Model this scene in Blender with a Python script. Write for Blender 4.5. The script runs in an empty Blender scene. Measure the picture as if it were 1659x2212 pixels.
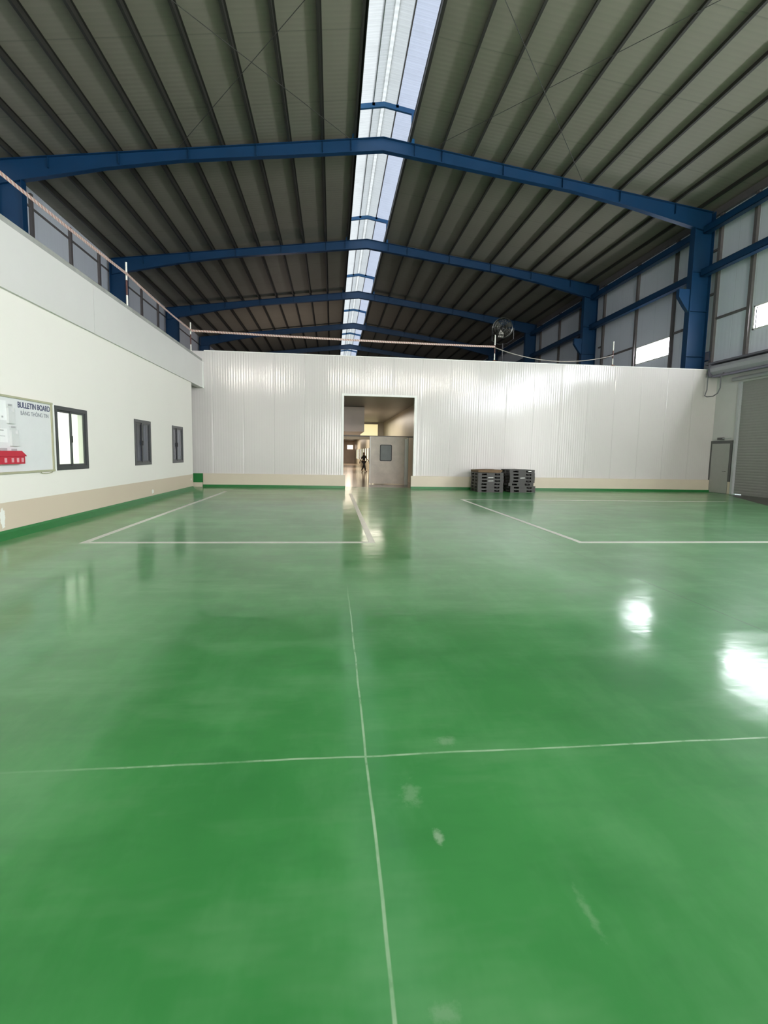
import bpy, bmesh, math, random
from mathutils import Vector, Matrix
random.seed(7)
S = bpy.context.scene
COL = S.collection

# ---------------------------------------------------------------- camera
CAM_H = 1.54
cam_data = bpy.data.cameras.new('camera')
cam = bpy.data.objects.new('camera', cam_data)
COL.objects.link(cam)
right = Vector((0.99513804, -0.09689177, 0.01767131))
down = Vector((0.0085674, -0.09358239, -0.99557468))
fwd = Vector((0.09811671, 0.99088563, -0.09229728))
cam.matrix_world = Matrix(((right.x, -down.x, -fwd.x, 0), (right.y, -down.y, -fwd.y, 0), (right.z, -down.z, -fwd.z, CAM_H), (0, 0, 0, 1)))
FPX, W, H = 1000.0, 1659.0, 2212.0
cam_data.sensor_fit = 'VERTICAL'
cam_data.sensor_height = 24.0
cam_data.lens = 24.0 * FPX / H
cam_data.shift_x = -(815.96 - W / 2) / H
cam_data.shift_y = (1072.78 - H / 2) / H
cam_data.clip_start = 0.05
cam_data.clip_end = 400
S.camera = cam

# ---------------------------------------------------------------- world, exposure, large lights
S.view_settings.view_transform = 'Standard'
S.view_settings.look = 'None'
S.view_settings.gamma = 1.0
S.view_settings.use_curve_mapping = False
S.view_settings.exposure = 0.0
S.cycles.use_denoising = True
S.cycles.max_bounces = 10
S.cycles.diffuse_bounces = 6
S.cycles.glossy_bounces = 5
S.cycles.transmission_bounces = 6
S.cycles.transparent_max_bounces = 8
S.cycles.sample_clamp_indirect = 6.0
S.cycles.caustics_reflective = False
S.cycles.caustics_refractive = False

world = bpy.data.worlds.new('overcast_sky')
S.world = world
world.use_nodes = True
wn = world.node_tree.nodes
wn['Background'].inputs[0].default_value = (0.86, 0.93, 1.0, 1)
wn['Background'].inputs[1].default_value = 1.9

def area_light(name, loc, target, sx, sy, power, color, spread=180):
    d = bpy.data.lights.new(name, 'AREA')
    d.shape = 'RECTANGLE'; d.size = sx; d.size_y = sy; d.energy = power; d.color = color
    d.spread = math.radians(spread)
    o = bpy.data.objects.new(name, d); COL.objects.link(o)
    o.location = loc
    o.rotation_euler = (Vector(target) - Vector(loc)).to_track_quat('-Z', 'Z').to_euler()
    return o

# daylight through the open roller doors that stand beside and behind the camera
area_light('daylight_side_door', (17.7, 3.4, 2.5), (-5, 5.5, 2.3), 7.0, 4.8, 620, (1.0, 0.955, 0.93))
area_light('daylight_side_door', (17.7, -7.5, 2.5), (-5, -5, 2.5), 6.0, 4.8, 650, (1.0, 0.955, 0.93))
area_light('daylight_rear_door', (4.5, -15.7, 2.6), (3.5, 10, 3.4), 9.0, 5.0, 1900, (1.0, 0.955, 0.93))
# lamps of the back rooms
area_light('back_room_lamp', (1.8, 31.5, 3.95), (1.8, 31.5, 0), 3.0, 7.0, 430, (1.0, 0.90, 0.76))
area_light('corridor_lamp', (1.4, 46.0, 3.4), (1.4, 46, 0), 2.4, 7.0, 420, (1.0, 0.85, 0.68))
area_light('corridor_lamp', (1.4, 64.0, 3.4), (1.4, 64, 0), 2.4, 7.0, 520, (1.0, 0.85, 0.68))
area_light('office_lamp', (-7.5, 10.3, 3.0), (-7.5, 10.3, 0), 1.6, 2.6, 260, (1.0, 0.98, 0.92))
area_light('loft_lamp', (-3.5, 47.0, 6.3), (-3.0, 48, 14), 2.5, 2.5, 220, (1.0, 0.82, 0.74))

# ---------------------------------------------------------------- helpers: things, parts
def tag(o, label=None, cat=None, group=None, kind=None):
    if label: o['label'] = label
    if cat: o['category'] = cat
    if group: o['group'] = group
    if kind: o['kind'] = kind
    return o

def thing(name, label, cat, loc=(0, 0, 0), rz=0.0, group=None):
    o = bpy.data.objects.new(name, None)
    COL.objects.link(o)
    o.empty_display_size = 0.1
    o.location = loc; o.rotation_euler = (0, 0, rz)
    return tag(o, label, cat, group)

def copy_tree(o, parent=None):
    c = o.copy(); COL.objects.link(c)
    if parent is not None: c.parent = parent
    for ch in list(o.children): copy_tree(ch, c)
    return c

class MB:
    """collects shapes and links them as one mesh object"""
    def __init__(s): s.bm = bmesh.new()
    def box(s, x0, x1, y0, y1, z0, z1):
        v = [s.bm.verts.new((x, y, z)) for z in (z0, z1) for x, y in ((x0, y0), (x1, y0), (x1, y1), (x0, y1))]
        for f in ((0, 3, 2, 1), (4, 5, 6, 7), (0, 1, 5, 4), (1, 2, 6, 5), (2, 3, 7, 6), (3, 0, 4, 7)):
            s.bm.faces.new([v[i] for i in f])
        return s
    def prism(s, pts, axis, a, b):
        """polygon given in the two other axes, extruded along axis from a to b"""
        def p3(p, t):
            return {'X': (t, p[0], p[1]), 'Y': (p[0], t, p[1]), 'Z': (p[0], p[1], t)}[axis]
        A = [s.bm.verts.new(p3(p, a)) for p in pts]
        B = [s.bm.verts.new(p3(p, b)) for p in pts]
        n = len(pts)
        s.bm.faces.new(A); s.bm.faces.new(B[::-1])
        for i in range(n):
            j = (i + 1) % n
            s.bm.faces.new((A[i], B[i], B[j], A[j]))
        return s
    def tube(s, pts, r, n=8, close=False):
        pts = [Vector(p) for p in pts]
        rings = []
        up0 = None
        m = len(pts)
        for i, p in enumerate(pts):
            if close: d = pts[(i + 1) % m] - pts[i - 1]
            else: d = pts[min(i + 1, m - 1)] - pts[max(i - 1, 0)]
            d.normalize()
            if up0 is None:
                up0 = Vector((0, 0, 1)) if abs(d.z) < 0.9 else Vector((1, 0, 0))
            a = (up0 - d * up0.dot(d)).normalized(); b = d.cross(a); up0 = a
            rr = r[i] if isinstance(r, (list, tuple)) else r
            rings.append([s.bm.verts.new(p + (a * math.cos(t) + b * math.sin(t)) * rr) for t in (2 * math.pi * k / n for k in range(n))])
        for i in range(m if close else m - 1):
            R0, R1 = rings[i], rings[(i + 1) % m]
            for k in range(n):
                l = (k + 1) % n
                s.bm.faces.new((R0[k], R0[l], R1[l], R1[k]))
        if not close:
            s.bm.faces.new(rings[0][::-1]); s.bm.faces.new(rings[-1])
        return s
    def lathe(s, prof, c, axis='Z', n=24):
        rings = []
        for r, h in prof:
            ring = []
            for k in range(n):
                t = 2 * math.pi * k / n
                u, v = r * math.cos(t), r * math.sin(t)
                q = {'Z': (u, v, h), 'Y': (u, h, v), 'X': (h, u, v)}[axis]
                ring.append(s.bm.verts.new(Vector(q) + Vector(c)))
            rings.append(ring)
        for i in range(len(rings) - 1):
            for k in range(n):
                l = (k + 1) % n
                s.bm.faces.new((rings[i][k], rings[i][l], rings[i + 1][l], rings[i + 1][k]))
        s.bm.faces.new(rings[0][::-1]); s.bm.faces.new(rings[-1])
        return s
    def wall(s, axis, a, b, u0, u1, z0, z1, holes):
        """slab between a and b on axis X or Y, with rectangular holes (u0,u1,z0,z1)"""
        us = sorted({u0, u1} | {h[0] for h in holes} | {h[1] for h in holes})
        zs = sorted({z0, z1} | {h[2] for h in holes} | {h[3] for h in holes})
        solid = lambda i, j: 0 <= i < len(us) - 1 and 0 <= j < len(zs) - 1 and not any(
            h[0] <= (us[i] + us[i + 1]) / 2 <= h[1] and h[2] <= (zs[j] + zs[j + 1]) / 2 <= h[3] for h in holes)
        vs = {}
        def V(i, j, t):
            k = (i, j, t)
            if k not in vs:
                w = (a, b)[t]
                vs[k] = s.bm.verts.new((w, us[i], zs[j]) if axis == 'X' else (us[i], w, zs[j]))
            return vs[k]
        for i in range(len(us) - 1):
            for j in range(len(zs) - 1):
                if not solid(i, j): continue
                for t in (0, 1):
                    s.bm.faces.new((V(i, j, t), V(i + 1, j, t), V(i + 1, j + 1, t), V(i, j + 1, t)))
                if not solid(i - 1, j): s.bm.faces.new((V(i, j, 0), V(i, j, 1), V(i, j + 1, 1), V(i, j + 1, 0)))
                if not solid(i + 1, j): s.bm.faces.new((V(i + 1, j, 0), V(i + 1, j, 1), V(i + 1, j + 1, 1), V(i + 1, j + 1, 0)))
                if not solid(i, j - 1): s.bm.faces.new((V(i, j, 0), V(i, j, 1), V(i + 1, j, 1), V(i + 1, j, 0)))
                if not solid(i, j + 1): s.bm.faces.new((V(i, j + 1, 0), V(i, j + 1, 1), V(i + 1, j + 1, 1), V(i + 1, j + 1, 0)))
        return s
    def build(s, name, mat, parent=None, smooth=False, bevel=0.0):
        bmesh.ops.recalc_face_normals(s.bm, faces=s.bm.faces)
        me = bpy.data.meshes.new(name)
        s.bm.to_mesh(me); s.bm.free()
        if mat: me.materials.append(mat)
        if smooth:
            for p in me.polygons: p.use_smooth = True
        o = bpy.data.objects.new(name, me); COL.objects.link(o)
        if parent is not None: o.parent = parent
        if bevel:
            b = o.modifiers.new('bevel', 'BEVEL'); b.width = bevel; b.segments = 2; b.limit_method = 'ANGLE'
        return o

def struct(name, mb, mat, parent=None, **k):
    o = mb.build(name, mat, parent, **k)
    if parent is None: o['kind'] = 'structure'
    return o

# ---------------------------------------------------------------- materials
class NT:
    def __init__(s, name):
        s.m = bpy.data.materials.new(name); s.m.use_nodes = True
        s.t = s.m.node_tree; s.n = s.t.nodes
        s.b = s.n['Principled BSDF']
    def node(s, kind, **inp):
        o = s.n.new(kind)
        for k, v in inp.items():
            if k.startswith('_'): setattr(o, k[1:], v)
            else: s.set(o.inputs[int(k[1:]) if k[0] == 'i' and k[1:].isdigit() else k.replace('_', ' ')], v)
        return o
    def set(s, sock, v):
        if isinstance(v, bpy.types.NodeSocket): s.t.links.new(v, sock)
        else: sock.default_value = v
    def math(s, op, a, b=0.0, clamp=False):
        o = s.n.new('ShaderNodeMath'); o.operation = op; o.use_clamp = clamp
        s.set(o.inputs[0], a); s.set(o.inputs[1], b)
        return o.outputs[0]
    def mix(s, f, a, b):
        o = s.n.new('ShaderNodeMix'); o.data_type = 'RGBA'
        s.set(o.inputs['Factor'], f); s.set(o.inputs['A'], a) if False else s.set(o.inputs[6], a); s.set(o.inputs[7], b)
        return o.outputs[2]
    def ramp(s, f, a, b):
        """0..1 between a and b, clamped"""
        o = s.n.new('ShaderNodeMapRange'); o.clamp = True
        s.set(o.inputs[0], f); o.inputs[1].default_value = a; o.inputs[2].default_value = b
        return o.outputs[0]
    def pos(s):
        g = s.n.new('ShaderNodeTexCoord')
        x = s.n.new('ShaderNodeSeparateXYZ'); s.t.links.new(g.outputs['Object'], x.inputs[0])
        return g.outputs['Object'], x.outputs[0], x.outputs[1], x.outputs[2]
    def noise(s, vec, scale, detail=4, rough=0.55, stretch=None):
        if stretch:
            mp = s.n.new('ShaderNodeMapping'); mp.inputs['Scale'].default_value = stretch
            s.t.links.new(vec, mp.inputs[0]); vec = mp.outputs[0]
        o = s.n.new('ShaderNodeTexNoise'); o.inputs['Scale'].default_value = scale
        o.inputs['Detail'].default_value = detail; o.inputs['Roughness'].default_value = rough
        s.t.links.new(vec, o.inputs['Vector'])
        return o.outputs[0]
    def bump(s, height, strength, dist=0.01, prev=None):
        o = s.n.new('ShaderNodeBump'); o.inputs['Strength'].default_value = strength; o.inputs['Distance'].default_value = dist
        s.set(o.inputs['Height'], height)
        if prev is not None: s.t.links.new(prev, o.inputs['Normal'])
        return o.outputs[0]
    def fin(s, color=None, rough=None, metal=None, normal=None, spec=None, emit=None, emit_strength=None):
        for k, v in (('Base Color', color), ('Roughness', rough), ('Metallic', metal), ('Normal', normal), ('Specular IOR Level', spec), ('Emission Color', emit), ('Emission Strength', emit_strength)):
            if v is not None: s.set(s.b.inputs[k], v)
        return s.m

def rgb(r, g, b):
    f = lambda c: (c / 255 / 12.92) if c / 255 <= 0.04045 else ((c / 255 + 0.055) / 1.055) ** 2.4
    return (f(r), f(g), f(b), 1)

def plain(name, c, rough=0.5, metal=0.0, spec=0.5, var=0.08, scale=6.0):
    t = NT(name); v, x, y, z = t.pos()
    n = t.noise(v, scale)
    dark = tuple(q * (1 - var * 2) for q in c[:3]) + (1,)
    return t.fin(color=t.mix(n, dark, tuple(min(1, q * (1 + var)) for q in c[:3]) + (1,)), rough=rough, metal=metal, spec=spec)

def emitter(name, c, strength):
    t = NT(name)
    return t.fin(color=(0.8, 0.8, 0.8, 1), emit=c, emit_strength=strength)

def floor_material():
    t = NT('green_epoxy'); v, x, y, z = t.pos()
    big = t.noise(v, 0.55, 4, 0.6)
    mid = t.noise(v, 1.9, 5, 0.65, (1.0, 0.45, 1))
    fine = t.noise(v, 30, 3, 0.6)
    g = t.mix(t.ramp(big, 0.3, 0.7), (0.026, 0.195, 0.042, 1), (0.055, 0.295, 0.074, 1))
    g = t.mix(t.math('MULTIPLY', t.ramp(mid, 0.46, 0.75), 0.5), g, (0.12, 0.37, 0.14, 1))
    mop = t.noise(v, 0.8, 5, 0.7, (0.5, 1.6, 1))
    g = t.mix(t.math('MULTIPLY', t.ramp(mop, 0.50, 0.68), 0.42), g, (0.15, 0.37, 0.16, 1))
    g = t.mix(t.math('MULTIPLY', t.math('SUBTRACT', 1.0, t.ramp(mop, 0.30, 0.46)), 0.55), g, (0.022, 0.17, 0.04, 1))
    # chalky worn joints cut in the floor: one runs away from the lens, one crosses it
    wob = t.math('MULTIPLY', t.math('SUBTRACT', t.noise(v, 1.3, 2), 0.5), 0.03)
    def joint(coord, at, half, other, lo, hi):
        d = t.math('ABSOLUTE', t.math('ADD', t.math('SUBTRACT', coord, at), wob))
        m = t.math('SUBTRACT', 1.0, t.ramp(d, half * 0.5, half))
        w = t.math('MULTIPLY', t.ramp(other, lo - 0.8, lo + 0.4), t.math('SUBTRACT', 1.0, t.ramp(other, hi - 1.2, hi + 0.3)))
        return t.math('MULTIPLY', m, w)
    brk = t.ramp(t.noise(v, 3.2, 4, 0.7), 0.32, 0.6)
    j1 = joint(x, 0.185, 0.008, y, -3.0, 5.1)
    j2 = joint(y, 2.226, 0.009, x, -0.9, 4.6)
    chalk = t.math('MULTIPLY', t.math('MAXIMUM', j1, j2), t.math('ADD', t.math('MULTIPLY', brk, 0.6), 0.15))
    g = t.mix(chalk, g, (0.42, 0.60, 0.40, 1))
    d3 = t.math('ABSOLUTE', t.math('SUBTRACT', x, 3.92))
    j3 = t.math('MULTIPLY', t.math('SUBTRACT', 1.0, t.ramp(d3, 0.004, 0.012)), t.ramp(t.noise(v, 0.9, 2), 0.45, 0.55))
    g = t.mix(t.math('MULTIPLY', j3, 0.6), g, (0.03, 0.08, 0.04, 1))
    # pale scuffs
    def scuff(cx, cy, rx, ry, amt):
        a = t.math('DIVIDE', t.math('SUBTRACT', x, cx), rx); b = t.math('DIVIDE', t.math('SUBTRACT', y, cy), ry)
        d = t.math('SQRT', t.math('ADD', t.math('MULTIPLY', a, a), t.math('MULTIPLY', b, b)))
        d = t.math('ADD', d, t.math('MULTIPLY', t.math('SUBTRACT', t.noise(v, 22, 4, 0.7), 0.5), 2.6))
        return t.math('MULTIPLY', t.math('SUBTRACT', 1.0, t.ramp(d, 0.25, 1.0)), amt)
    for cx, cy, rx, ry, amt in ((0.44, 1.70, 0.022, 0.055, 0.5), (0.37, 1.95, 0.05, 0.09, 0.22), (0.62, 2.32, 0.06, 0.05, 0.25), (2.45, 1.98, 0.14, 0.04, 0.22), (0.88, 1.36, 0.02, 0.10, 0.18), (0.33, 1.12, 0.05, 0.03, 0.2)):
        g = t.mix(scuff(cx, cy, rx, ry, amt), g, (0.42, 0.56, 0.40, 1))
    r = t.math('ADD', 0.075, t.math('MULTIPLY', t.ramp(mop, 0.35, 0.7), 0.13))
    r = t.math('ADD', r, t.math('MULTIPLY', chalk, 0.35))
    nrm = t.bump(t.noise(v, 2.4, 2, 0.5, (1.0, 0.55, 1)), 0.20, 0.012)
    nrm = t.bump(t.noise(v, 3.2, 3, 0.6, (0.7, 2.2, 1)), 0.16, 0.006, nrm)
    t.b.inputs['Coat Weight'].default_value = 0.62
    t.b.inputs['Coat IOR'].default_value = 1.5
    t.set(t.b.inputs['Coat Roughness'], r)
    t.set(t.b.inputs['Coat Normal'], nrm)
    return t.fin(color=g, rough=0.42, normal=nrm, spec=0.4)

def ribbed_white(name, c, axis, seam, ribs, rough=0.3, off=0.0, seam_dark=0.55):
    """sandwich panel: fine ribs and butt joints at right angles to the axis"""
    t = NT(name); v, x, y, z = t.pos()
    u = x if axis == 'X' else y
    u = t.math('ADD', u, off + 200.0 * seam)
    fr = t.math('FRACT', t.math('DIVIDE', u, seam))
    dj = t.math('MINIMUM', fr, t.math('SUBTRACT', 1.0, fr))
    jm = t.math('SUBTRACT', 1.0, t.ramp(dj, 0.004, 0.016))
    rb = t.math('SINE', t.math('MULTIPLY', u, 2 * math.pi / ribs))
    h = t.math('SUBTRACT', t.math('MULTIPLY', rb, 0.0008), t.math('MULTIPLY', jm, 0.004))
    n = t.noise(v, 0.7, 3)
    col = t.mix(n, tuple(q * 0.93 for q in c[:3]) + (1,), c)
    col = t.mix(t.math('MULTIPLY', jm, seam_dark), col, tuple(q * 0.45 for q in c[:3]) + (1,))
    nrm = t.bump(h, 1.0, 1.0)
    nrm = t.bump(t.noise(v, 0.9, 2, 0.5, (1.0, 1.0, 0.4)), 0.6, 0.02, nrm)
    return t.fin(color=col, rough=rough, normal=nrm, spec=0.5)

def roof_material():
    t = NT('ribbed_roof_sheet'); v, x, y, z = t.pos()
    rb = t.math('SINE', t.math('MULTIPLY', y, 2 * math.pi / 0.2))
    lap = t.math('FRACT', t.math('DIVIDE', t.math('ADD', y, 60.0), 3.05))
    lm = t.math('SUBTRACT', 1.0, t.ramp(lap, 0.0, 0.02))
    n = t.noise(v, 0.6, 4, 0.6)
    c = t.mix(n, (0.22, 0.206, 0.165, 1), (0.26, 0.245, 0.198, 1))
    c = t.mix(t.math('MULTIPLY', t.ramp(rb, 0.2, 1.0), 0.06), c, (0.09, 0.09, 0.075, 1))
    c = t.mix(t.math('MULTIPLY', lm, 0.35), c, (0.06, 0.06, 0.05, 1))
    return t.fin(color=c, rough=0.55, normal=t.bump(rb, 0.10, 0.01), spec=0.3)

def left_wall_material():
    t = NT('painted_plaster_with_dado'); v, x, y, z = t.pos()
    n = t.noise(v, 0.8, 3)
    c = t.mix(n, (0.80, 0.765, 0.715, 1), (0.835, 0.80, 0.752, 1))
    dado = t.math('LESS_THAN', z, 0.605)
    c = t.mix(dado, c, t.mix(n, (0.60, 0.50, 0.395, 1), (0.64, 0.54, 0.43, 1)))
    def patch(cy, cz, ry, rz):
        a = t.math('DIVIDE', t.math('SUBTRACT', y, cy), ry); b = t.math('DIVIDE', t.math('SUBTRACT', z, cz), rz)
        d = t.math('SQRT', t.math('ADD', t.math('MULTIPLY', a, a), t.math('MULTIPLY', b, b)))
        d = t.math('ADD', d, t.math('MULTIPLY', t.math('SUBTRACT', t.noise(v, 12, 3, 0.6), 0.5), 1.6))
        return t.math('LESS_THAN', d, 0.8)
    for p in ((8.28, 0.36, 0.07, 0.2), (14.83, 0.26, 0.09, 0.08), (18.75, 0.42, 0.08, 0.05)):
        c = t.mix(patch(*p), c, (0.83, 0.82, 0.78, 1))
    c = t.mix(t.math('LESS_THAN', z, 0.135), c, (0.016, 0.16, 0.035, 1))
    return t.fin(color=c, rough=0.45, normal=t.bump(t.noise(v, 60, 2), 0.05, 0.004), spec=0.35)

def glass_material(name, tint=(0.9, 0.93, 0.92, 1)):
    t = NT(name)
    ge = t.n.new('ShaderNodeNewGeometry')
    dp = t.n.new('ShaderNodeVectorMath'); dp.operation = 'DOT_PRODUCT'
    t.t.links.new(ge.outputs['Incoming'], dp.inputs[0]); t.t.links.new(ge.outputs['Normal'], dp.inputs[1])
    fres = t.math('ADD', 0.04, t.math('MULTIPLY', 0.96, t.math('POWER', t.math('SUBTRACT', 1.0, t.math('ABSOLUTE', dp.outputs['Value'])), 5.0)))
    tr = t.n.new('ShaderNodeBsdfTransparent'); tr.inputs[0].default_value = tint
    gl = t.n.new('ShaderNodeBsdfGlossy'); gl.inputs['Roughness'].default_value = 0.02
    mx = t.n.new('ShaderNodeMixShader')
    t.t.links.new(fres, mx.inputs[0]); t.t.links.new(tr.outputs[0], mx.inputs[1]); t.t.links.new(gl.outputs[0], mx.inputs[2])
    t.t.links.new(mx.outputs[0], t.n['Material Output'].inputs[0])
    return t.m

def skylight_material(name, c, wave):
    t = NT(name); v, x, y, z = t.pos()
    w = t.ramp(t.math('SINE', t.math('MULTIPLY', y, 2 * math.pi / wave)), -1, 1)
    n = t.noise(v, 1.2, 4, 0.6)
    k = t.mix(t.math('MULTIPLY', w, 0.22), c, tuple(q * 0.55 for q in c[:3]) + (1,))
    k = t.mix(t.math('MULTIPLY', t.ramp(n, 0.45, 0.75), 0.25), k, tuple(q * 0.6 for q in c[:3]) + (1,))
    tr = t.n.new('ShaderNodeBsdfTranslucent'); t.t.links.new(k, tr.inputs[0])
    df = t.n.new('ShaderNodeBsdfDiffuse'); df.inputs[0].default_value = (0.6, 0.6, 0.6, 1)
    mx = t.n.new('ShaderNodeMixShader'); mx.inputs[0].default_value = 0.25
    t.t.links.new(tr.outputs[0], mx.inputs[1]); t.t.links.new(df.outputs[0], mx.inputs[2])
    t.t.links.new(mx.outputs[0], t.n['Material Output'].inputs[0])
    return t.m

def tape_material():
    t = NT('red_white_tape'); v, x, y, z = t.pos()
    s = t.math('ADD', t.math('ADD', x, y), t.math('MULTIPLY', z, 0.6))
    f = t.math('GREATER_THAN', t.math('FRACT', t.math('MULTIPLY', t.math('ADD', s, 50), 9.0)), 0.5)
    return t.fin(color=t.mix(f, (0.58, 0.48, 0.44, 1), (0.42, 0.24, 0.20, 1)), rough=0.4)

M = {
    'floor': floor_material(),
    'roof': roof_material(),
    'left_wall': left_wall_material(),
    'white_paint': plain('white_plaster', (0.79, 0.785, 0.75, 1), 0.5, var=0.03, scale=1.0),
    'fascia': plain('pale_panel', (0.68, 0.66, 0.645, 1), 0.45, var=0.03, scale=1.0),
    'back_panel': ribbed_white('white_sandwich_panel', (0.67, 0.635, 0.625, 1), 'X', 1.284, 0.107, 0.13, off=5.07, seam_dark=0.22),
    'clad': ribbed_white('grey_wall_cladding', (0.80, 0.85, 0.93, 1), 'Y', 1.05, 0.21, 0.5, seam_dark=0.2),
    'lower_wall': plain('grey_white_wall', (0.62, 0.62, 0.61, 1), 0.5, var=0.04, scale=1.5),
    'beige': plain('beige_plinth', (0.66, 0.575, 0.465, 1), 0.45, var=0.04, scale=1.5),
    'green_paint': plain('green_skirting_paint', (0.016, 0.17, 0.04, 1), 0.35, var=0.12),
    'cap': plain('concrete_ledge', (0.36, 0.36, 0.34, 1), 0.7, var=0.2, scale=3),
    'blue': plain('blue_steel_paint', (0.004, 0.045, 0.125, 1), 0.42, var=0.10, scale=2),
    'purlin': plain('galvanised_purlin', (0.035, 0.034, 0.028, 1), 0.6, 0.0, var=0.15, scale=2),
    'girt': plain('brown_primer_steel', (0.15, 0.135, 0.135, 1), 0.55, var=0.1),
    'white_trim': plain('white_aluminium', (0.82, 0.82, 0.80, 1), 0.3, var=0.02),
    'dark_frame': plain('anthracite_aluminium', (0.045, 0.048, 0.052, 1), 0.35, var=0.1),
    'glass': glass_material('clear_glass'),
    'glass_shaded': glass_material('room_shaded_glass', (0.62, 0.66, 0.74, 1)),  # shade of the dark rooms behind is put into the glass tint
    'line': plain('white_floor_paint', (0.66, 0.68, 0.60, 1), 0.3, var=0.12, scale=5),
    'pallet': plain('dark_grey_plastic', (0.034, 0.033, 0.029, 1), 0.5, var=0.12),
    'pallet_tag': plain('white_tag', (0.8, 0.8, 0.78, 1), 0.5, var=0.02),
    'card': plain('brown_cardboard', (0.17, 0.105, 0.058, 1), 0.8, var=0.12),
    'roller': plain('grey_roller_slats', (0.30, 0.30, 0.285, 1), 0.45, var=0.04),
    'hood': plain('lilac_grey_sheet_metal', (0.40, 0.40, 0.45, 1), 0.4, var=0.06),
    'hood_lilac': plain('lilac_steel_strip', (0.24, 0.22, 0.30, 1), 0.45, var=0.06),
    'hood_dark': plain('dark_steel_edge', (0.16, 0.15, 0.19, 1), 0.5, var=0.08),
    'pipe': plain('pale_pipe', (0.50, 0.52, 0.54, 1), 0.35, var=0.05),
    'grey_frame': plain('dark_grey_door_frame', (0.11, 0.11, 0.11, 1), 0.5, var=0.06),
    'grey_panel': plain('grey_door_leaf', (0.40, 0.40, 0.38, 1), 0.5, var=0.04),
    'daylight': emitter('daylit_window_pane', (0.92, 0.94, 1.0, 1), 36.0),
    'rear_window': emitter('daylit_clerestory_pane', (1.0, 0.92, 0.84, 1), 70.0),
    'lamp': emitter('warm_lamp', (1.0, 0.80, 0.66, 1), 2.2),
    'yellow_window': emitter('lit_yellow_window', (1.0, 0.86, 0.42, 1), 0.8),
    'pale_window': emitter('lit_pale_window', (1.0, 0.92, 0.62, 1), 1.5),
    'sky_l': skylight_material('translucent_sheet_clear', (0.72, 0.72, 0.70, 1), 0.075),
    'sky_c': skylight_material('translucent_sheet_milky', (0.55, 0.56, 0.55, 1), 0.075),
    'sky_r': skylight_material('translucent_sheet_bluish', (0.50, 0.53, 0.62, 1), 0.075),
    'sky_cap': skylight_material('translucent_ridge_cap', (1.0, 1.0, 0.98, 1), 0.3),
    'blue_lit': plain('skylit_blue_steel', (0.02, 0.12, 0.30, 1), 0.4, var=0.08),  # lighter copy of the blue paint, skylight brightness put into its colour
    'tape': tape_material(),
    'rope': plain('grey_rope', (0.42, 0.38, 0.36, 1), 0.6),
    'post_white': plain('white_post_band', (0.85, 0.84, 0.78, 1), 0.4, var=0.03),
    'post_red': plain('dark_red_post_band', (0.10, 0.035, 0.03, 1), 0.5),
    'rust': plain('rusty_base', (0.20, 0.075, 0.045, 1), 0.7, var=0.2),
    'board': plain('whiteboard_face', (0.72, 0.725, 0.735, 1), 0.3, var=0.02),
    'board_frame': plain('olive_grey_trim', (0.42, 0.41, 0.28, 1), 0.4),
    'navy': plain('navy_lettering', (0.035, 0.045, 0.12, 1), 0.5),
    'grey_ink': plain('grey_lettering', (0.20, 0.21, 0.25, 1), 0.5),
    'paper': plain('white_paper', (0.84, 0.84, 0.85, 1), 0.6, var=0.03),
    'ink': plain('printed_grey', (0.42, 0.42, 0.43, 1), 0.6),
    'acrylic': plain('frosted_acrylic', (0.66, 0.67, 0.67, 1), 0.15, var=0.05),
    'red': plain('red_plastic', (0.50, 0.022, 0.045, 1), 0.35, var=0.06),
    'pink': plain('pale_pink_pane', (0.72, 0.36, 0.40, 1), 0.4),
    'fan_metal': plain('brushed_fan_steel', (0.13, 0.13, 0.12, 1), 0.3, 1.0, var=0.06),
    'black': plain('black_plastic', (0.02, 0.02, 0.022, 1), 0.5),
    'corridor': ribbed_white('cream_corridor_panel', (0.52, 0.49, 0.40, 1), 'X', 1.1, 0.22, 0.4),
    'corridor_side': plain('corridor_wall', (0.50, 0.47, 0.38, 1), 0.4, var=0.06, scale=1),
    'ceil_dark': plain('grey_ceiling_panel', (0.27, 0.265, 0.24, 1), 0.45, var=0.06, scale=0.7),
    'bulkhead': plain('pinkish_bulkhead', (0.70, 0.58, 0.51, 1), 0.4, var=0.12, scale=1.2),
    'film': plain('stained_door_leaf', (0.64, 0.56, 0.47, 1), 0.35, var=0.2, scale=2.2),
    'pane_grey': plain('grey_pane', (0.13, 0.16, 0.16, 1), 0.4, var=0.15),
    'cloth': plain('dark_clothing', (0.012, 0.012, 0.014, 1), 0.8),
    'trousers': plain('charcoal_trousers', (0.016, 0.015, 0.018, 1), 0.8),
    'skin': plain('skin', (0.16, 0.085, 0.055, 1), 0.5),
    'hair': plain('black_hair', (0.008, 0.007, 0.006, 1), 0.6),
    'ground': plain('concrete_yard', (0.36, 0.35, 0.33, 1), 0.8, var=0.1, scale=0.5),
    'corridor_floor': plain('worn_beige_floor', (0.30, 0.24, 0.185, 1), 0.14, var=0.15, scale=0.8),
    'office_floor': plain('office_floor', (0.45, 0.44, 0.42, 1), 0.4),
    'ramp': plain('dark_olive_grey', (0.055, 0.055, 0.045, 1), 0.3, var=0.15, scale=2),  # plain dark tone of the flat floor patch
    'cable': plain('grey_conduit', (0.17, 0.17, 0.19, 1), 0.5),
    'rod': plain('dark_bracing_rod', (0.05, 0.05, 0.045, 1), 0.6),
}

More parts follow.
